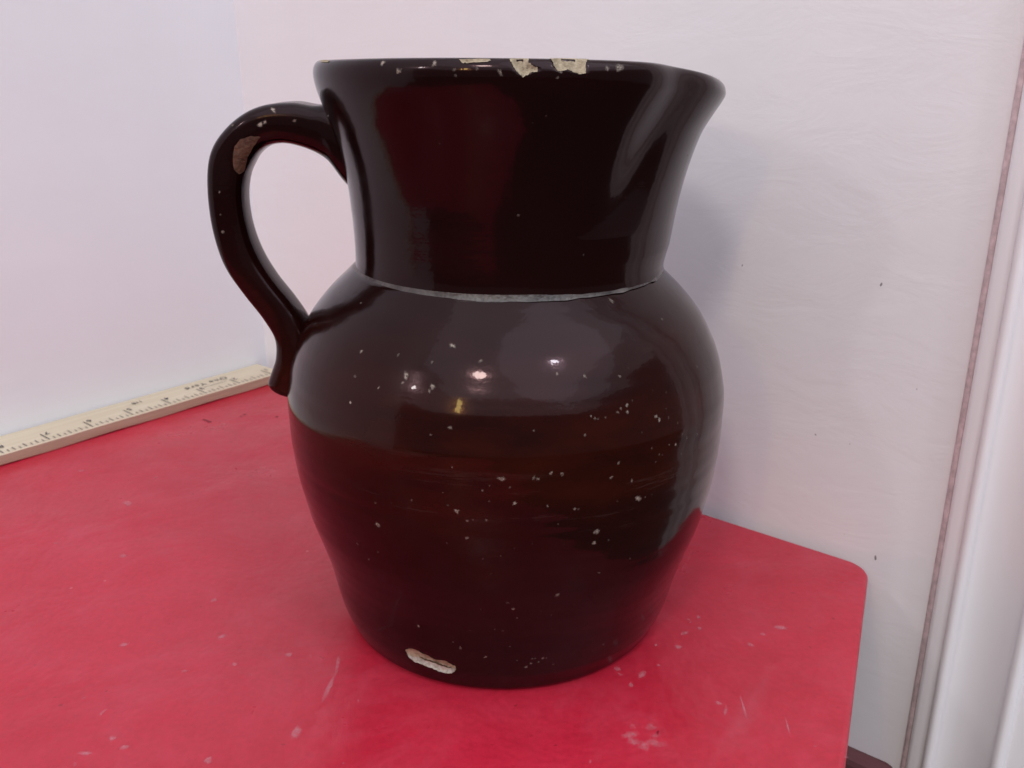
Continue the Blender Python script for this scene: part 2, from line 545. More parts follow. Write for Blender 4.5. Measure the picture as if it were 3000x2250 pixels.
for k, (dx, dy, r, pk) in enumerate(((-0.0038, 0.0004, 0.0024, 0.9), (-0.0030, -0.0030, 0.0022, 0.8), (0.0004, -0.0046, 0.0022, 0.8), (0.0036, -0.0034, 0.0020, 0.7),
                                     (0.0046, 0.0000, 0.0016, 0.5), (0.0036, 0.0042, 0.0018, 0.6), (-0.0022, 0.0046, 0.0014, 0.4), (0.0060, -0.0040, 0.0020, 0.3))):
    fan_patch(Vector((0.0426 + dx, 0.2486 + dy, 0)), Z, blob(r, X, Y, 12, 1.25, random.uniform(0, 3), 0.4), SC, 0.25, None, 0.00010 + 0.00001 * k, pk)
so = soft_object('scuffs_and_light_streak', SC, T_ROOT, M_SCUFF_LIGHT); so.location = (0, 0, -FLOOR_Z); tag(so, kind='stuff')
NK = ([], [], [])
for (a, b, w) in (((-0.1932, 0.5356), (-0.1870, 0.5310), 0.0010), ((-0.1885, 0.5315), (-0.1855, 0.5298), 0.0017),
                  ((-0.1712, 0.5391), (-0.1690, 0.5400), 0.0009), ((-0.1695, 0.5420), (-0.1678, 0.5443), 0.0010),
                  ((-0.1490, 0.5390), (-0.1460, 0.5400), 0.0011), ((0.0478, 0.2488), (0.0485, 0.2510), 0.0004)):
    p0, p1 = Vector((*a, 0)), Vector((*b, 0)); d = p1 - p0
    fan_patch((p0 + p1) / 2, Z, blob(w, X, Y, 12, max(1, d.length / 2 / w), math.atan2(d.y, d.x), 0.3), NK, 0.6, None, 0.0003)
so = soft_object('paint_nicks', NK, T_ROOT, M_NICK); so.location = (0, 0, -FLOOR_Z); tag(so, kind='stuff')

# ------------------------------------------------------------------ wooden yardstick along the left wall
R_ROOT = bpy.data.objects.new('yardstick', None)
COL.objects.link(R_ROOT)
INCH = 0.0254
RT, RW = 0.0068, 0.0285
mr = Matrix.Identity(4)
for i in range(3):
    mr[i][0] = (-LD)[i]; mr[i][1] = LN[i]; mr[i][2] = (0, 0, 1)[i]; mr[i][3] = TICK0[i]
R_ROOT.matrix_world = mr
tag(R_ROOT, 'pale wooden yardstick with upside-down print, lying flat along the left wall', 'ruler')
S0 = isect(TICK0, -LD, RP + RN * 0.003, RD)
s0 = (S0 - TICK0).dot(-LD) + 0.006
s1 = 28 * INCH
def rz(s):      # slightly bowed stick
    return 0.00035 + 0.00025 * math.sin(s * 95 + 0.6)
verts, faces = [], []
ns = 160
prof = [(-RW, 0.0006), (-RW + 0.0006, 0.0), (-0.0006, 0.0), (0.0, 0.0006), (0.0, RT - 0.0006), (-0.0006, RT), (-RW + 0.0006, RT), (-RW, RT - 0.0006)]
for i in range(ns + 1):
    s = s0 + (s1 - s0) * i / ns
    for (y, z) in prof:
        verts.append((s, y, max(0.0001, rz(s) * (1 if z < RT / 2 else 0.25) + z)))
k = len(prof)
for i in range(ns):
    for j in range(k):
        a, b = i * k + j, i * k + (j + 1) % k
        faces.append((a, a + k, b + k, b))
faces.append(tuple(range(k))); faces.append(tuple(ns * k + j for j in reversed(range(k))))
me = mesh('stick', verts, faces, False)
bm = bmesh.new(); bm.from_mesh(me); bmesh.ops.recalc_face_normals(bm, faces=bm.faces[:]); bm.to_mesh(me); bm.free()
link('stick', me, R_ROOT, [M_WOOD, M_WOOD_EDGE])
for p in me.polygons:
    if abs(p.normal.z) < 0.5: p.material_index = 1
ZT = RT + 0.0003
def tick_quads(sel):
    V, F = [], []
    for e in range(int(28 * 8)):
        s = e * INCH / 8
        if s < s0 + 0.002: continue
        if e % 8 == 0: L, w = 0.0125, 0.00030
        elif e % 4 == 0: L, w = 0.0062, 0.00027
        elif e % 2 == 0: L, w = 0.0052, 0.00026
        else: L, w = 0.0036, 0.00025
        b = len(V)
        z = ZT + 0.00025
        V.extend([(s - w, -0.0004, z), (s + w, -0.0004, z), (s + w, -L, z), (s - w, -L, z)])
        F.append((b, b + 3, b + 2, b + 1))
    return V, F
V, F = tick_quads(None)
o = link('scale_ticks', mesh('scale_ticks', V, F, False), R_ROOT, [M_INK]); tag(o, kind='stuff')

def text_part(name, body, s, y, size, mat, spacing=1.0, align='CENTER', z=None):
    cu = bpy.data.curves.new(name, 'FONT')
    cu.body = body; cu.size = size; cu.space_character = spacing
    cu.align_x = align; cu.align_y = 'CENTER'; cu.offset = size * 0.012
    tmp = bpy.data.objects.new(name, cu)
    COL.objects.link(tmp)
    dg = bpy.context.evaluated_depsgraph_get()
    me = bpy.data.meshes.new_from_object(tmp.evaluated_get(dg))
    bpy.data.objects.remove(tmp)
    o = link(name, me, R_ROOT, [])
    me.materials.clear(); me.materials.append(mat)
    o.location = (s, y, ZT + 0.0003)
    return o
for n in range(1, 28):
    text_part('numeral', str(n), n * INCH - 0.0030 - (0.0016 if n > 9 else 0), -0.0112, 0.0058, M_INK)
text_part('lettering', 'One Yard', 2.56 * INCH, -0.0182, 0.0062, M_INK, 1.28)
text_part('fraction', '1/8', 4.5 * INCH, -0.0190, 0.0050, M_INK, 1.1)
# very small print between the 2 and the 3, too small to read: a row of fine strokes
V, F = [], []
rr = random.Random(4)
s = 2.12 * INCH
while s < 2.80 * INCH:
    w = rr.uniform(0.00012, 0.0005); h0, h1 = rr.uniform(0.0108, 0.0112), rr.uniform(0.0120, 0.0126)
    b = len(V); z = ZT + 0.00025
    V += [(s, -h0, z), (s + w, -h0, z), (s + w, -h1, z), (s, -h1, z)]; F.append((b, b + 3, b + 2, b + 1))
    s += w + rr.uniform(0.0002, 0.0006)
o = link('fine_print', mesh('fine_print', V, F, False), R_ROOT, [M_INK_PALE]); tag(o, kind='stuff')

# ------------------------------------------------------------------ the jug
J = bpy.data.objects.new('stoneware_jug', None)
J.location = JUG
COL.objects.link(J)
tag(J, 'dark brown glazed stoneware jug with handle and pouring lip, chipped rim, on red table', 'jug')

ZB = 0.1409
prof_b = [(0.0000, 0.0598), (0.0016, 0.0622), (0.0045, 0.0636), (0.0123, 0.0663), (0.0307, 0.0704), (0.0512, 0.0766), (0.0717, 0.0805), (0.0922, 0.0814),
          (0.1025, 0.0801), (0.1127, 0.0770), (0.1230, 0.0716), (0.1310, 0.0652), (0.1370, 0.0590), (0.1398, 0.0560)]
pb = catmull([(z, r) for z, r in prof_b], 240)
def ring_relief(z, t):
    """thrown rings and shallow grooves"""
    d = 0.00004 * math.sin(z * 420 + 0.6 * math.sin(t)) + 0.00002 * math.sin(z * 1130 + t * 2)
    for (z0, slope, depth, wid, tc) in ((0.0760, 0.0018, 0.00022, 0.0012, -1.6), (0.0725, -0.0034, 0.00020, 0.0008, -1.45), (0.0865, 0.0012, 0.00008, 0.0010, -1.2), (0.0955, 0.0, 0.00006, 0.0012, -1.3)):
        d -= depth * math.exp(-((z - z0 - slope * math.sin(t - tc)) / wid) ** 2) * max(0.0, math.cos(t - tc)) ** 2
    env = min(1.0, z / 0.012) * min(1.0, max(0.0, (0.136 - z) / 0.015))
    dt = (t + math.radians(58) + math.pi) % (2 * math.pi) - math.pi
    bulge = 0.0045 * math.exp(-(dt / math.radians(28)) ** 2) * math.exp(-((z - 0.042) / 0.028) ** 2) * min(1.0, z / 0.01)
    return d * env + bulge
NT = 480
def shift(z):      # the foot sits a hair off the axis
    return -0.0011 * max(0.0, 1 - z / 0.06)
verts, faces = [], []
rows = []
for z, r in pb: rows.append((z, r, True))
rows.append((ZB, 0.0545, False)); rows.append((ZB + 0.0006, 0.0500, False))
inn = catmull([(0.1400, 0.0490), (0.128, 0.0600), (0.112, 0.0710), (0.092, 0.0757), (0.065, 0.0735), (0.035, 0.0660), (0.012, 0.0600), (0.0065, 0.0500), (0.006, 0.020), (0.006, 0.0005)], 60)
for z, r in inn: rows.append((z, r, False))
for z, r, rel in rows:
    for k in range(NT):
        t = 2 * math.pi * k / NT
        rr_ = r + (ring_relief(z, t) if rel else 0)
        verts.append((rr_ * math.cos(t) + shift(z), rr_ * math.sin(t), z))
for j in range(len(rows) - 1):
    for k in range(NT):
        a, b = j * NT + k, j * NT + (k + 1) % NT
        faces.append((a, b, b + NT, a + NT))
faces.append(tuple(reversed(range(NT))))
body_me = mesh('body', verts, faces)
body_me.polygons[-1].use_smooth = False
body = link('body', body_me, J, [M_GLAZE])

# neck with flared mouth, rounded lip, pouring spout
R_TOP = 0.2100
nk = [(0.1395, 0.0558), (0.1440, 0.0552), (0.1520, 0.0553), (0.1600, 0.0557), (0.1690, 0.0565), (0.1780, 0.0580), (0.1870, 0.0603), (0.1950, 0.0630), (0.2010, 0.0649), (0.2052, 0.0657)]
lip = [(0.2079, 0.0655), (0.2097, 0.0645), (0.2103, 0.0630), (0.2099, 0.0616), (0.2084, 0.0605)]
ni = [(0.2050, 0.0592), (0.1980, 0.0572), (0.1880, 0.0535), (0.1760, 0.0512), (0.1600, 0.0494), (0.1440, 0.0488), (0.1385, 0.0490)]
prof_n = catmull(nk + lip + ni, 260)
def gauss(t, s): return math.exp(-(t / s) ** 2)
def spout(t, z):
    t = (t + math.pi) % (2 * math.pi) - math.pi
    k = max(0.0, min(1.0, (z - 0.142) / 0.062)) ** 0.85
    tip = 0.0074 * math.exp(-(abs(t) / math.radians(23)) ** 1.4)
    u = max(0.0, min(1.0, (z - 0.158) / 0.045))
    crease = -0.0052 * gauss(abs(t) - math.radians(54 - 18 * u), math.radians(11)) * u ** 0.6 * (1 - 0.35 * u)
    return tip * k + crease
def spout_dip(t, z):
    t = (t + math.pi) % (2 * math.pi) - math.pi
    k = max(0.0, min(1.0, (z - 0.185) / 0.022)) ** 1.5
    return -0.0074 * math.exp(-(abs(t) / math.radians(30)) ** 1.7) * k
verts, faces = [], []
for z, r in prof_n:
    for k in range(NT):
        t = 2 * math.pi * k / NT
        # left side of the neck stays upright, the pouring side leans outwards a little
        lean = 0.0014 * max(0.0, math.cos(t)) * max(0.0, min(1, (z - 0.139) / 0.01))
        rr_ = r + spout(t, z) + lean + 0.00003 * math.sin(z * 300 + t)
        verts.append((0.0012 + rr_ * math.cos(t), rr_ * math.sin(t), z + spout_dip(t, z) + 0.00025 * math.sin(3 * t + 1) * max(0.0, min(1.0, (z - 0.17) / 0.035))))
m = len(prof_n)
for j in range(m - 1):
    for k in range(NT):
        a, b = j * NT + k, j * NT + (k + 1) % NT
        faces.append((a, b, b + NT, a + NT))
neck = link('neck', mesh('neck', verts, faces), J, [M_GLAZE])

# raised seam where neck and shoulder were joined, worn pale
verts, faces = [], []
nb = 10
rr = random.Random(9)
wv = [rr.uniform(0, 6.28) for _ in range(6)]
for k in range(NT):
    t = 2 * math.pi * k / NT
    am = 1.0 + 0.22 * math.sin(9 * t + wv[0]) * math.sin(23 * t + wv[1]) + 0.06 * math.sin(51 * t + wv[2])
    for j in range(nb):
        u = j / (nb - 1)
        r0 = 0.0555 + 0.0010 * u ** 1.3 * am + 0.0001 * math.sin(math.pi * u)
        z0 = 0.1416 - 0.0021 * (1 - (1 - u) ** 1.7) * (0.7 + 0.3 * am)
        verts.append((0.0012 * (1 - 0.4 * u) + r0 * math.cos(t), r0 * math.sin(t), z0))
for k in range(NT):
    for j in range(nb - 1):
        a, b = k * nb + j, k * nb + j + 1
        c, d = ((k + 1) % NT) * nb + j, ((k + 1) % NT) * nb + j + 1
        faces.append((a, b, d, c))
link('neck_seam', mesh('neck_seam', verts, faces), J, [M_SEAM])

# strap handle: outer edge, inner edge (x, z), half width in depth
H = [((-0.0520, 0.1985), (-0.0500, 0.1640), 0.0150), ((-0.0600, 0.1968), (-0.0560, 0.1702), 0.0138), ((-0.0655, 0.1964), (-0.0612, 0.1770), 0.0120),
     ((-0.0722, 0.1972), (-0.0678, 0.1809), 0.0106), ((-0.0811, 0.1963), (-0.0752, 0.1829), 0.0098), ((-0.0886, 0.1938), (-0.0812, 0.1823), 0.0094),
     ((-0.0954, 0.1892), (-0.0856, 0.1796), 0.0092), ((-0.1010, 0.1826), (-0.0888, 0.1755), 0.0090), ((-0.1039, 0.1746), (-0.0908, 0.1712), 0.0090),
     ((-0.1050, 0.1633), (-0.0920, 0.1638), 0.0090), ((-0.1042, 0.1517), (-0.0915, 0.1540), 0.0090), ((-0.1012, 0.1398), (-0.0890, 0.1448), 0.0090),
     ((-0.0954, 0.1294), (-0.0842, 0.1357), 0.0090), ((-0.0893, 0.1206), (-0.0783, 0.1270), 0.0092), ((-0.0856, 0.1134), (-0.0735, 0.1180), 0.0096),
     ((-0.0859, 0.1062), (-0.0710, 0.1080), 0.0102), ((-0.0882, 0.0998), (-0.0720, 0.0995), 0.0108), ((-0.0893, 0.0955), (-0.0735, 0.0935), 0.0108),
     ((-0.0862, 0.0926), (-0.0740, 0.0905), 0.0096), ((-0.0800, 0.0912), (-0.0730, 0.0895), 0.0070)]
hs = catmull([(o[0] - JUG.x * 0, o[1], i[0], i[1], w) for o, i, w in H], 110)
verts, faces = [], []
nh = 40
for q, (ox, oz, ix, iz, w) in enumerate(hs):
    cx, cz = (ox + ix) / 2, (oz + iz) / 2
    hx, hz = (ox - ix) / 2, (oz - iz) / 2
    for k in range(nh):
        t = 2 * math.pi * k / nh
        c, s = math.cos(t), math.sin(t)
        e = 2 / 3.2
        u = math.copysign(abs(c) ** e, c); v = math.copysign(abs(s) ** e, s)
        if u > 0: u -= 0.10 * math.exp(-(v / 0.45) ** 2)         # shallow thumb groove on the outer face
        wob = 1 + 0.012 * math.sin(q * 0.35 + 2 * t)
        verts.append((cx + hx * u * wob, w * 0.95 * v * wob - 0.0012, cz + hz * u * wob))
for q in range(len(hs) - 1):
    for k in range(nh):
        a, b = q * nh + k, q * nh + (k + 1) % nh
        faces.append((a, b, b + nh, a + nh))
faces.append(tuple(range(nh))); faces.append(tuple((len(hs) - 1) * nh + k for k in reversed(range(nh))))
me = mesh('handle', verts, faces)
bm = bmesh.new(); bm.from_mesh(me); bmesh.ops.recalc_face_normals(bm, faces=bm.faces[:]); bm.to_mesh(me); bm.free()
handle = link('handle', me, J, [M_GLAZE])

# ------------------------------------------------------------------ wear on the jug: chips and glaze pits, on its real surface
#@@MARKS_BEGIN
PITS = [
    ('body', -0.04507, -0.05535, 0.12338, 0.0008), ('body', -0.03267, -0.06267, 0.12438, 0.00056), ('body', -0.01575, -0.06569, 0.12834, 0.0009), ('body', -0.00715, -0.07006, 0.12475, 0.00075),
    ('body', -0.02985, -0.06754, 0.11913, 0.00104), ('body', -0.03094, -0.06816, 0.11725, 0.00063), ('body', -0.02183, -0.06774, 0.12367, 0.00062), ('body', -0.02152, -0.07168, 0.11727, 0.0012),
    ('body', -0.0225, -0.07205, 0.11602, 0.00068), ('body', -0.04831, -0.06188, 0.10864, 0.00079), ('body', -0.01614, -0.07751, 0.10633, 0.00075), ('body', -0.02215, -0.07667, 0.10372, 0.00048),
    ('body', -0.01566, -0.07984, 0.09453, 0.00055), ('body', -0.00074, -0.08145, 0.09136, 0.00116), ('body', -0.00449, -0.08131, 0.08916, 0.00048), ('body', -0.00662, -0.08115, 0.08747, 0.00052),
    ('body', 0.00168, -0.08144, 0.08869, 0.00048), ('body', -0.01869, -0.07913, 0.08578, 0.00042), ('body', -0.04087, -0.07003, 0.07791, 0.00058), ('body', -0.02867, -0.07607, 0.08172, 0.0005),
    ('body', -0.01728, -0.07948, 0.08176, 0.00056), ('body', -0.01448, -0.07996, 0.07999, 0.00091), ('body', 0.00308, -0.08141, 0.08328, 0.00076), ('body', -0.00453, -0.08128, 0.08393, 0.00042),
    ('body', -0.03532, -0.07306, 0.07912, 0.00036), ('body', -0.03872, -0.06549, 0.11475, 0.00063), ('body', -0.04701, -0.05893, 0.11622, 0.00058), ('body', 0.03822, -0.06261, 0.1201, 0.00042),
    ('body', 0.03532, -0.06532, 0.11838, 0.0007), ('body', 0.02421, -0.06944, 0.11976, 0.00076), ('body', 0.06365, -0.04232, 0.11403, 0.00046), ('body', 0.06862, -0.03582, 0.11172, 0.00055),
    ('body', 0.03744, -0.06845, 0.11018, 0.00084), ('body', 0.03761, -0.06913, 0.10814, 0.00091), ('body', 0.0355, -0.06978, 0.10944, 0.00056), ('body', 0.03923, -0.06703, 0.11107, 0.00049),
    ('body', 0.03445, -0.07058, 0.10869, 0.00056), ('body', 0.02604, -0.07407, 0.10873, 0.00062), ('body', 0.02728, -0.07389, 0.10786, 0.00062), ('body', 0.0283, -0.07358, 0.10763, 0.00055),
    ('body', 0.0305, -0.07266, 0.10773, 0.00055), ('body', 0.04731, -0.064, 0.10474, 0.00101), ('body', 0.04846, -0.06353, 0.10347, 0.00079), ('body', 0.05097, -0.0607, 0.10602, 0.00044),
    ('body', 0.05177, -0.06095, 0.10319, 0.00055), ('body', 0.0242, -0.07613, 0.10351, 0.00055), ('body', 0.04252, -0.06827, 0.10101, 0.00046), ('body', 0.06319, -0.05145, 0.09352, 0.00053),
    ('body', 0.05719, -0.05779, 0.09611, 0.00045), ('body', 0.05682, -0.05777, 0.09824, 0.00037), ('body', 0.05216, -0.06254, 0.09461, 0.00062), ('body', 0.05461, -0.06051, 0.09376, 0.00067),
    ('body', 0.05899, -0.05617, 0.0942, 0.00056), ('body', 0.04605, -0.0671, 0.09525, 0.00047), ('body', 0.04874, -0.06545, 0.09251, 0.00044), ('body', 0.04986, -0.06462, 0.09189, 0.00044),
    ('body', 0.05695, -0.05842, 0.08965, 0.00045), ('body', 0.0629, -0.05186, 0.08805, 0.0005), ('body', 0.03496, -0.0737, 0.09328, 0.00077), ('body', 0.0476, -0.0663, 0.09029, 0.0004),
    ('body', 0.03275, -0.07475, 0.08879, 0.0007), ('body', 0.03958, -0.07143, 0.08614, 0.00065), ('body', 0.00885, -0.08102, 0.0917, 0.00062), ('body', 0.00999, -0.08088, 0.0911, 0.00062),
    ('body', 0.01404, -0.0803, 0.09279, 0.00082), ('body', 0.01733, -0.07968, 0.09232, 0.00076), ('body', 0.04204, -0.0703, 0.07955, 0.00116), ('body', 0.04448, -0.06878, 0.07926, 0.00044),
    ('body', 0.04675, -0.06724, 0.07927, 0.0004), ('body', 0.03504, -0.074, 0.0804, 0.00036), ('body', 0.01304, -0.08055, 0.08194, 0.00063), ('body', 0.02156, -0.0788, 0.08022, 0.0007),
    ('body', 0.02258, -0.07853, 0.07993, 0.00056), ('body', 0.02899, -0.07649, 0.07972, 0.00028), ('body', 0.05103, -0.05864, 0.1109, 0.00044), ('body', 0.04624, -0.06168, 0.11252, 0.00036),
    ('body', 0.00879, -0.07877, 0.10597, 0.00047), ('body', 0.05523, -0.05863, 0.10044, 0.00052), ('body', 0.0158, -0.07102, 0.12115, 0.00068), ('body', -0.0407, -0.06914, 0.06969, 0.00096),
    ('body', -0.04915, -0.06081, 0.05821, 0.00054), ('body', -0.04147, -0.06628, 0.05812, 0.00057), ('body', -0.04515, -0.0626, 0.05329, 0.00054), ('body', -0.01139, -0.08021, 0.07681, 0.00063),
    ('body', -0.00955, -0.08055, 0.07729, 0.00049), ('body', -0.00558, -0.08097, 0.07751, 0.00063), ('body', -0.01168, -0.07971, 0.07067, 0.00071), ('body', -0.01785, -0.07813, 0.06793, 0.0004),
    ('body', -0.00676, -0.07938, 0.06316, 0.0004), ('body', -0.00126, -0.08009, 0.06459, 0.00039), ('body', -0.00429, -0.07856, 0.05737, 0.00033), ('body', 0.00095, -0.07622, 0.04538, 0.00049),
    ('body', 0.00268, -0.07546, 0.04261, 0.00075), ('body', 0.00392, -0.07413, 0.03829, 0.00053), ('body', -0.00784, -0.07403, 0.04148, 0.00038), ('body', -0.02948, -0.06352, 0.02811, 0.00072),
    ('body', -0.03037, -0.0634, 0.02932, 0.0004), ('body', -0.01957, -0.0684, 0.03201, 0.00039), ('body', -0.01169, -0.06993, 0.03065, 0.00039), ('body', -0.00338, -0.07173, 0.03236, 0.00039),
    ('body', -0.00077, -0.07179, 0.03186, 0.00054), ('body', -0.01766, -0.06692, 0.02421, 0.00044), ('body', -0.01524, -0.0671, 0.02198, 0.00072), ('body', -0.00672, -0.06792, 0.0189, 0.00068),
    ('body', 0.00161, -0.0698, 0.02439, 0.00047), ('body', 0.02866, -0.07638, 0.07106, 0.00094), ('body', 0.02801, -0.0766, 0.06728, 0.00094), ('body', 0.03264, -0.07492, 0.0673, 0.00044),
    ('body', 0.01681, -0.0767, 0.04856, 0.00097), ('body', 0.04026, -0.07072, 0.05827, 0.00045), ('body', 0.03001, -0.07489, 0.05551, 0.00041), ('body', 0.01189, -0.07499, 0.04137, 0.00034),
    ('body', 0.01497, -0.07405, 0.03926, 0.00038), ('body', 0.0338, -0.061, 0.01902, 0.00057), ('body', 0.02014, -0.06033, 0.00459, 0.00046), ('body', 0.00916, -0.06797, 0.0182, 0.00056),
    ('body', 0.01015, -0.06791, 0.01833, 0.00056), ('body', 0.01284, -0.0675, 0.01808, 0.00056), ('body', 0.01395, -0.06732, 0.01804, 0.00056), ('body', 0.01139, -0.06722, 0.01645, 0.00061),
    ('body', 0.00882, -0.06736, 0.01589, 0.00073), ('body', 0.00699, -0.06704, 0.01426, 0.00073), ('body', 0.00402, -0.06812, 0.01766, 0.00056), ('body', 0.01646, -0.0657, 0.01433, 0.00049),
    ('body', 0.00853, -0.08045, 0.06913, 0.00028), ('body', 0.01845, -0.0791, 0.06827, 0.00025), ('body', 0.00303, -0.08051, 0.06747, 0.00032), ('body', 0.01647, -0.0797, 0.07544, 0.00042),
    ('neck', 0.00424, -0.05616, 0.16615, 0.00052), ('neck', 0.01197, -0.06238, 0.19508, 0.00043), ('neck', 0.0606, -0.01882, 0.18032, 0.00059), ('neck', 0.00807, -0.06215, 0.19317, 0.00036),
    ('neck', -0.01023, -0.06236, 0.19633, 0.00029), ('neck', 0.02433, -0.05096, 0.15326, 0.00046), ('neck', -0.01871, -0.05687, 0.18703, 0.00029), ('body', -0.04713, -0.03919, 0.13487, 0.00065),
    ('body', -0.05681, -0.02296, 0.13489, 0.00086), ('body', -0.04699, -0.02745, 0.14234, 0.00083), ('body', 0.01581, -0.05376, 0.14119, 0.00106), ('body', 0.03381, -0.04744, 0.1377, 0.00094),
    ('body', -0.0271, -0.04846, 0.14066, 0.00062), ('body', 0.05132, -0.04159, 0.13004, 0.00065), ('neck', -0.02966, -0.058, 0.20696, 0.00109), ('neck', -0.01918, -0.06188, 0.209, 0.00077),
    ('neck', -0.0136, -0.06395, 0.20738, 0.00057), ('neck', -0.01328, -0.0641, 0.20577, 0.00053), ('neck', -0.00725, -0.06504, 0.20765, 0.00075), ('neck', -0.00096, -0.06568, 0.20659, 0.00083),
    ('neck', 0.02891, -0.06003, 0.20769, 0.00077), ('neck', 0.03257, -0.05822, 0.20785, 0.00148), ('neck', 0.01538, -0.0642, 0.20803, 0.00133), ('neck', -0.03459, -0.05429, 0.20917, 0.00099),
    ('neck', 0.0149, -0.06458, 0.20529, 0.00053), ('handle', -0.07806, -0.00966, 0.19427, 0.00134), ('handle', -0.08267, -0.01022, 0.18974, 0.00125), ('handle', -0.08102, -0.01026, 0.19031, 0.00089),
    ('handle', -0.07088, -0.01116, 0.19093, 0.00071), ('handle', -0.09245, -0.00874, 0.18927, 0.00072), ('handle', -0.09901, -0.00982, 0.167, 0.00064), ('handle', -0.09944, -0.0097, 0.15931, 0.00055),
    ('handle', -0.09928, -0.00961, 0.15315, 0.00064),
]
CHIPS = [
    ('glaze_chip', 'body', 'tan', 0.00012, [(-0.03535, -0.05702, 0.01391), (-0.03384, -0.05841, 0.01565), (-0.03197, -0.05958, 0.01622), (-0.02886, -0.06091, 0.01539), (-0.02622, -0.06192, 0.01485), (-0.0245, -0.06235, 0.01389), (-0.02251, -0.06314, 0.01408), (-0.02053, -0.06387, 0.01436), (-0.01884, -0.06409, 0.01326), (-0.01713, -0.0644, 0.0126), (-0.01708, -0.06393, 0.01074), (-0.01836, -0.06293, 0.00873), (-0.02082, -0.06183, 0.00779), (-0.02346, -0.06103, 0.00809), (-0.02564, -0.0605, 0.00899), (-0.02877, -0.05925, 0.00935), (-0.03196, -0.05769, 0.00951), (-0.03416, -0.05695, 0.01103)]),
    ('chip_lip', 'body', 'pale', 0.00022, [(-0.03478, -0.05689, 0.01215), (-0.03366, -0.05741, 0.01162), (-0.03182, -0.05841, 0.01157), (-0.02999, -0.05935, 0.01161), (-0.0264, -0.06092, 0.01134), (-0.022, -0.06241, 0.01064), (-0.01938, -0.06319, 0.0104), (-0.01717, -0.06407, 0.01135), (-0.01744, -0.06362, 0.01), (-0.01847, -0.06292, 0.00877), (-0.02082, -0.06188, 0.0079), (-0.02346, -0.06107, 0.0082), (-0.02564, -0.06053, 0.00906), (-0.02877, -0.05929, 0.00946), (-0.03195, -0.05773, 0.00962), (-0.03405, -0.05701, 0.01103)]),
    ('chip_groove', 'body', 'dark', 0.0003, [(-0.03006, -0.05951, 0.01236), (-0.02836, -0.06033, 0.01238), (-0.02636, -0.06114, 0.01213), (-0.02416, -0.06195, 0.01183), (-0.02198, -0.0626, 0.01129), (-0.01937, -0.06332, 0.01085), (-0.01949, -0.06314, 0.01036), (-0.022, -0.06241, 0.01064), (-0.0242, -0.0617, 0.01094), (-0.02662, -0.06085, 0.01141), (-0.02864, -0.05996, 0.01146), (-0.02998, -0.0594, 0.01177)]),
    ('rim_chip', 'neck', 'tan', 0.00015, [(0.00159, -0.06401, 0.21015), (0.0021, -0.0651, 0.20899), (0.00311, -0.06563, 0.20739), (0.0043, -0.06572, 0.20611), (0.00533, -0.06567, 0.20546), (0.00668, -0.06562, 0.20594), (0.00753, -0.06555, 0.20659), (0.00923, -0.06537, 0.20691), (0.00939, -0.06512, 0.20803), (0.00769, -0.06504, 0.20867), (0.00685, -0.06473, 0.20931), (0.00703, -0.06372, 0.21015)]),
    ('rim_chip', 'neck', 'tan', 0.00015, [(0.01269, -0.06254, 0.21022), (0.01367, -0.06408, 0.20899), (0.01401, -0.06446, 0.20803), (0.01504, -0.06451, 0.2069), (0.0178, -0.06383, 0.20738), (0.01919, -0.0636, 0.20673), (0.02094, -0.06316, 0.20624), (0.02269, -0.06262, 0.2064), (0.02285, -0.06223, 0.20802), (0.0227, -0.0615, 0.20932), (0.02384, -0.05992, 0.20998), (0.0228, -0.05995, 0.21006)]),
    ('rim_chip', 'neck', 'tan', 0.00015, [(-0.01224, -0.06294, 0.21003), (-0.01153, -0.0638, 0.20916), (-0.01015, -0.06414, 0.20899), (-0.00742, -0.06441, 0.20925), (-0.00469, -0.06471, 0.20925), (-0.00351, -0.06447, 0.2097), (-0.00368, -0.06402, 0.21009)]),
    ('rim_chip', 'neck', 'tan', 0.00015, [(0.06705, -0.02069, 0.20502), (0.0702, -0.01482, 0.20397), (0.07083, -0.0137, 0.20368), (0.06793, -0.01906, 0.20476), (0.06435, -0.02482, 0.20572)]),
    ('rim_chip', 'neck', 'tan', 0.00012, [(-0.05881, -0.02181, 0.20988), (-0.05569, -0.02836, 0.21003), (-0.05339, -0.03391, 0.20976), (-0.05401, -0.03361, 0.20942), (-0.05676, -0.02875, 0.2093)]),
    ('bare_patch', 'handle', 'brown', 0.00012, [(-0.09222, -0.00983, 0.18239), (-0.08994, -0.01002, 0.18473), (-0.08623, -0.0101, 0.18589), (-0.08313, -0.0099, 0.18549), (-0.08597, -0.00929, 0.18235), (-0.08851, -0.00853, 0.17876), (-0.09062, -0.00696, 0.17386), (-0.09231, -0.00855, 0.17284), (-0.09348, -0.00941, 0.17491), (-0.09322, -0.00963, 0.17887)]),
]
#@@MARKS_END

PARTS = {'body': body, 'neck': neck, 'handle': handle}

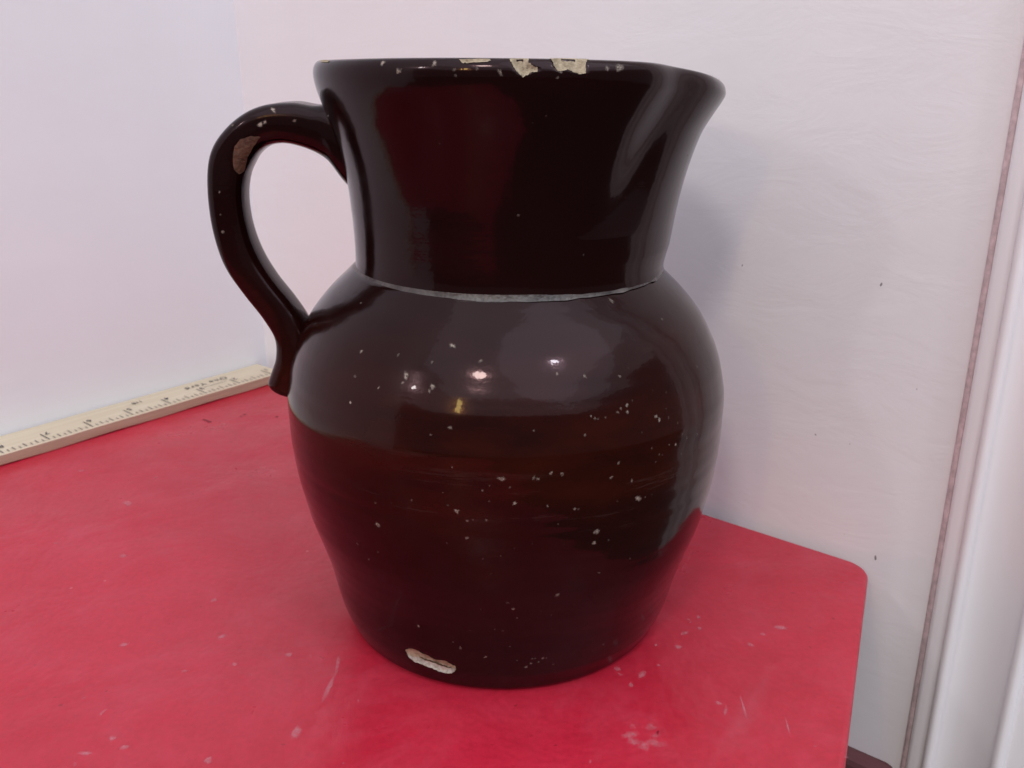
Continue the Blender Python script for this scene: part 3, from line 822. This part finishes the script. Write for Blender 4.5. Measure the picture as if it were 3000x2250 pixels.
def dent(part, outline, depth, edge):
    """press a hollow of the given outline into the part's surface"""
    P = np.array(outline)
    c = P.mean(0)
    _, _, vt = np.linalg.svd(P - c)
    u, v, n = vt
    if n @ np.array([c[0], c[1], 0]) < 0 and part is not handle: n = -n
    p2 = np.stack([(P - c) @ u, (P - c) @ v], 1)
    rad = np.abs(p2).max() * 1.3
    me = part.data
    co = np.empty(len(me.vertices) * 3); me.vertices.foreach_get('co', co); co = co.reshape(-1, 3)
    nr = np.empty(len(me.vertices) * 3); me.vertices.foreach_get('normal', nr); nr = nr.reshape(-1, 3)
    near = np.where(np.linalg.norm(co - c, axis=1) < rad)[0]
    m = len(p2)
    for i in near:
        q = co[i] - c
        if abs(q @ n) > 0.005: continue
        x, y = q @ u, q @ v
        ins, dmin = False, 1.0
        for a in range(m):
            x0, y0 = p2[a]; x1, y1 = p2[(a + 1) % m]
            if (y0 > y) != (y1 > y) and x < (x1 - x0) * (y - y0) / (y1 - y0) + x0: ins = not ins
            dx, dy = x1 - x0, y1 - y0
            t = max(0.0, min(1.0, ((x - x0) * dx + (y - y0) * dy) / (dx * dx + dy * dy + 1e-12)))
            dmin = min(dmin, math.hypot(x - x0 - t * dx, y - y0 - t * dy))
        if ins:
            k = min(1.0, dmin / edge)
            co[i] -= nr[i] * depth * (k * k * (3 - 2 * k)) * random.uniform(0.8, 1.2)
    me.vertices.foreach_set('co', co.reshape(-1)); me.update()

for name, surf, mt, lift, pts in CHIPS:
    if name == 'rim_chip': dent(PARTS[surf], pts, 0.0010, 0.0012)
    elif name == 'glaze_chip': dent(PARTS[surf], pts, 0.0009, 0.0011)

def bvh_of(o):
    bm = bmesh.new(); bm.from_mesh(o.data); t = BVHTree.FromBMesh(bm); bm.free(); return t
BVH = {'body': bvh_of(body), 'neck': bvh_of(neck), 'handle': bvh_of(handle)}


def chip_patch(name, outline, surf, parent, mat, lift=0.00012, jag=0.00012):
    pts = [Vector(p) for p in outline]
    dense = []
    for i, p in enumerate(pts):                 # ragged outline
        q = pts[(i + 1) % len(pts)]
        for u in (0.0, 0.33, 0.66):
            dense.append(p.lerp(q, u) + Vector((random.uniform(-1, 1), random.uniform(-1, 1), random.uniform(-1, 1))) * jag)
    bm = bmesh.new()
    f = bm.faces.new([bm.verts.new(p) for p in dense])
    bmesh.ops.triangulate(bm, faces=[f])
    for _ in range(2):
        bmesh.ops.subdivide_edges(bm, edges=bm.edges[:], cuts=1, use_grid_fill=True)
    for v in bm.verts:
        loc, nr, _, _ = BVH[surf].find_nearest(v.co)
        v.co = loc + nr * (lift + random.uniform(0, 0.00008))
    bmesh.ops.recalc_face_normals(bm, faces=bm.faces[:])
    me = bpy.data.meshes.new(name); bm.to_mesh(me); bm.free()
    me.polygons.foreach_set('use_smooth', [True] * len(me.polygons))
    return link(name, me, parent, [mat])

MATS = {'tan': M_CLAY, 'pale': M_CLAY_PALE, 'dark': M_CLAY_DARK, 'brown': M_CLAY_BROWN}
for name, surf, mt, lift, pts in CHIPS:
    chip_patch(name, pts, surf, PARTS[surf], MATS[mt], lift)
stores = {'body': ([], [], []), 'neck': ([], [], []), 'handle': ([], [], [])}
for surf, x, y, z, r in PITS:
    p = Vector((x, y, z))
    loc, nr, _, _ = BVH[surf].find_nearest(p)
    tx = nr.cross(Z).normalized(); ty = nr.cross(tx)
    fan_patch(loc, nr, blob(r * random.uniform(0.7, 1.0), tx, ty, 11, random.uniform(0.8, 1.6), random.uniform(0, 3), 0.34), stores[surf], 0.36, BVH[surf], 0.00010, min(0.95, max(0.12, (r / 0.00085) ** 2.0)) * random.uniform(0.45, 1.0))
for surf, st in stores.items():
    if st[0]:
        o = soft_object('glaze_pits', st, PARTS[surf], M_PIT); tag(o, kind='stuff')
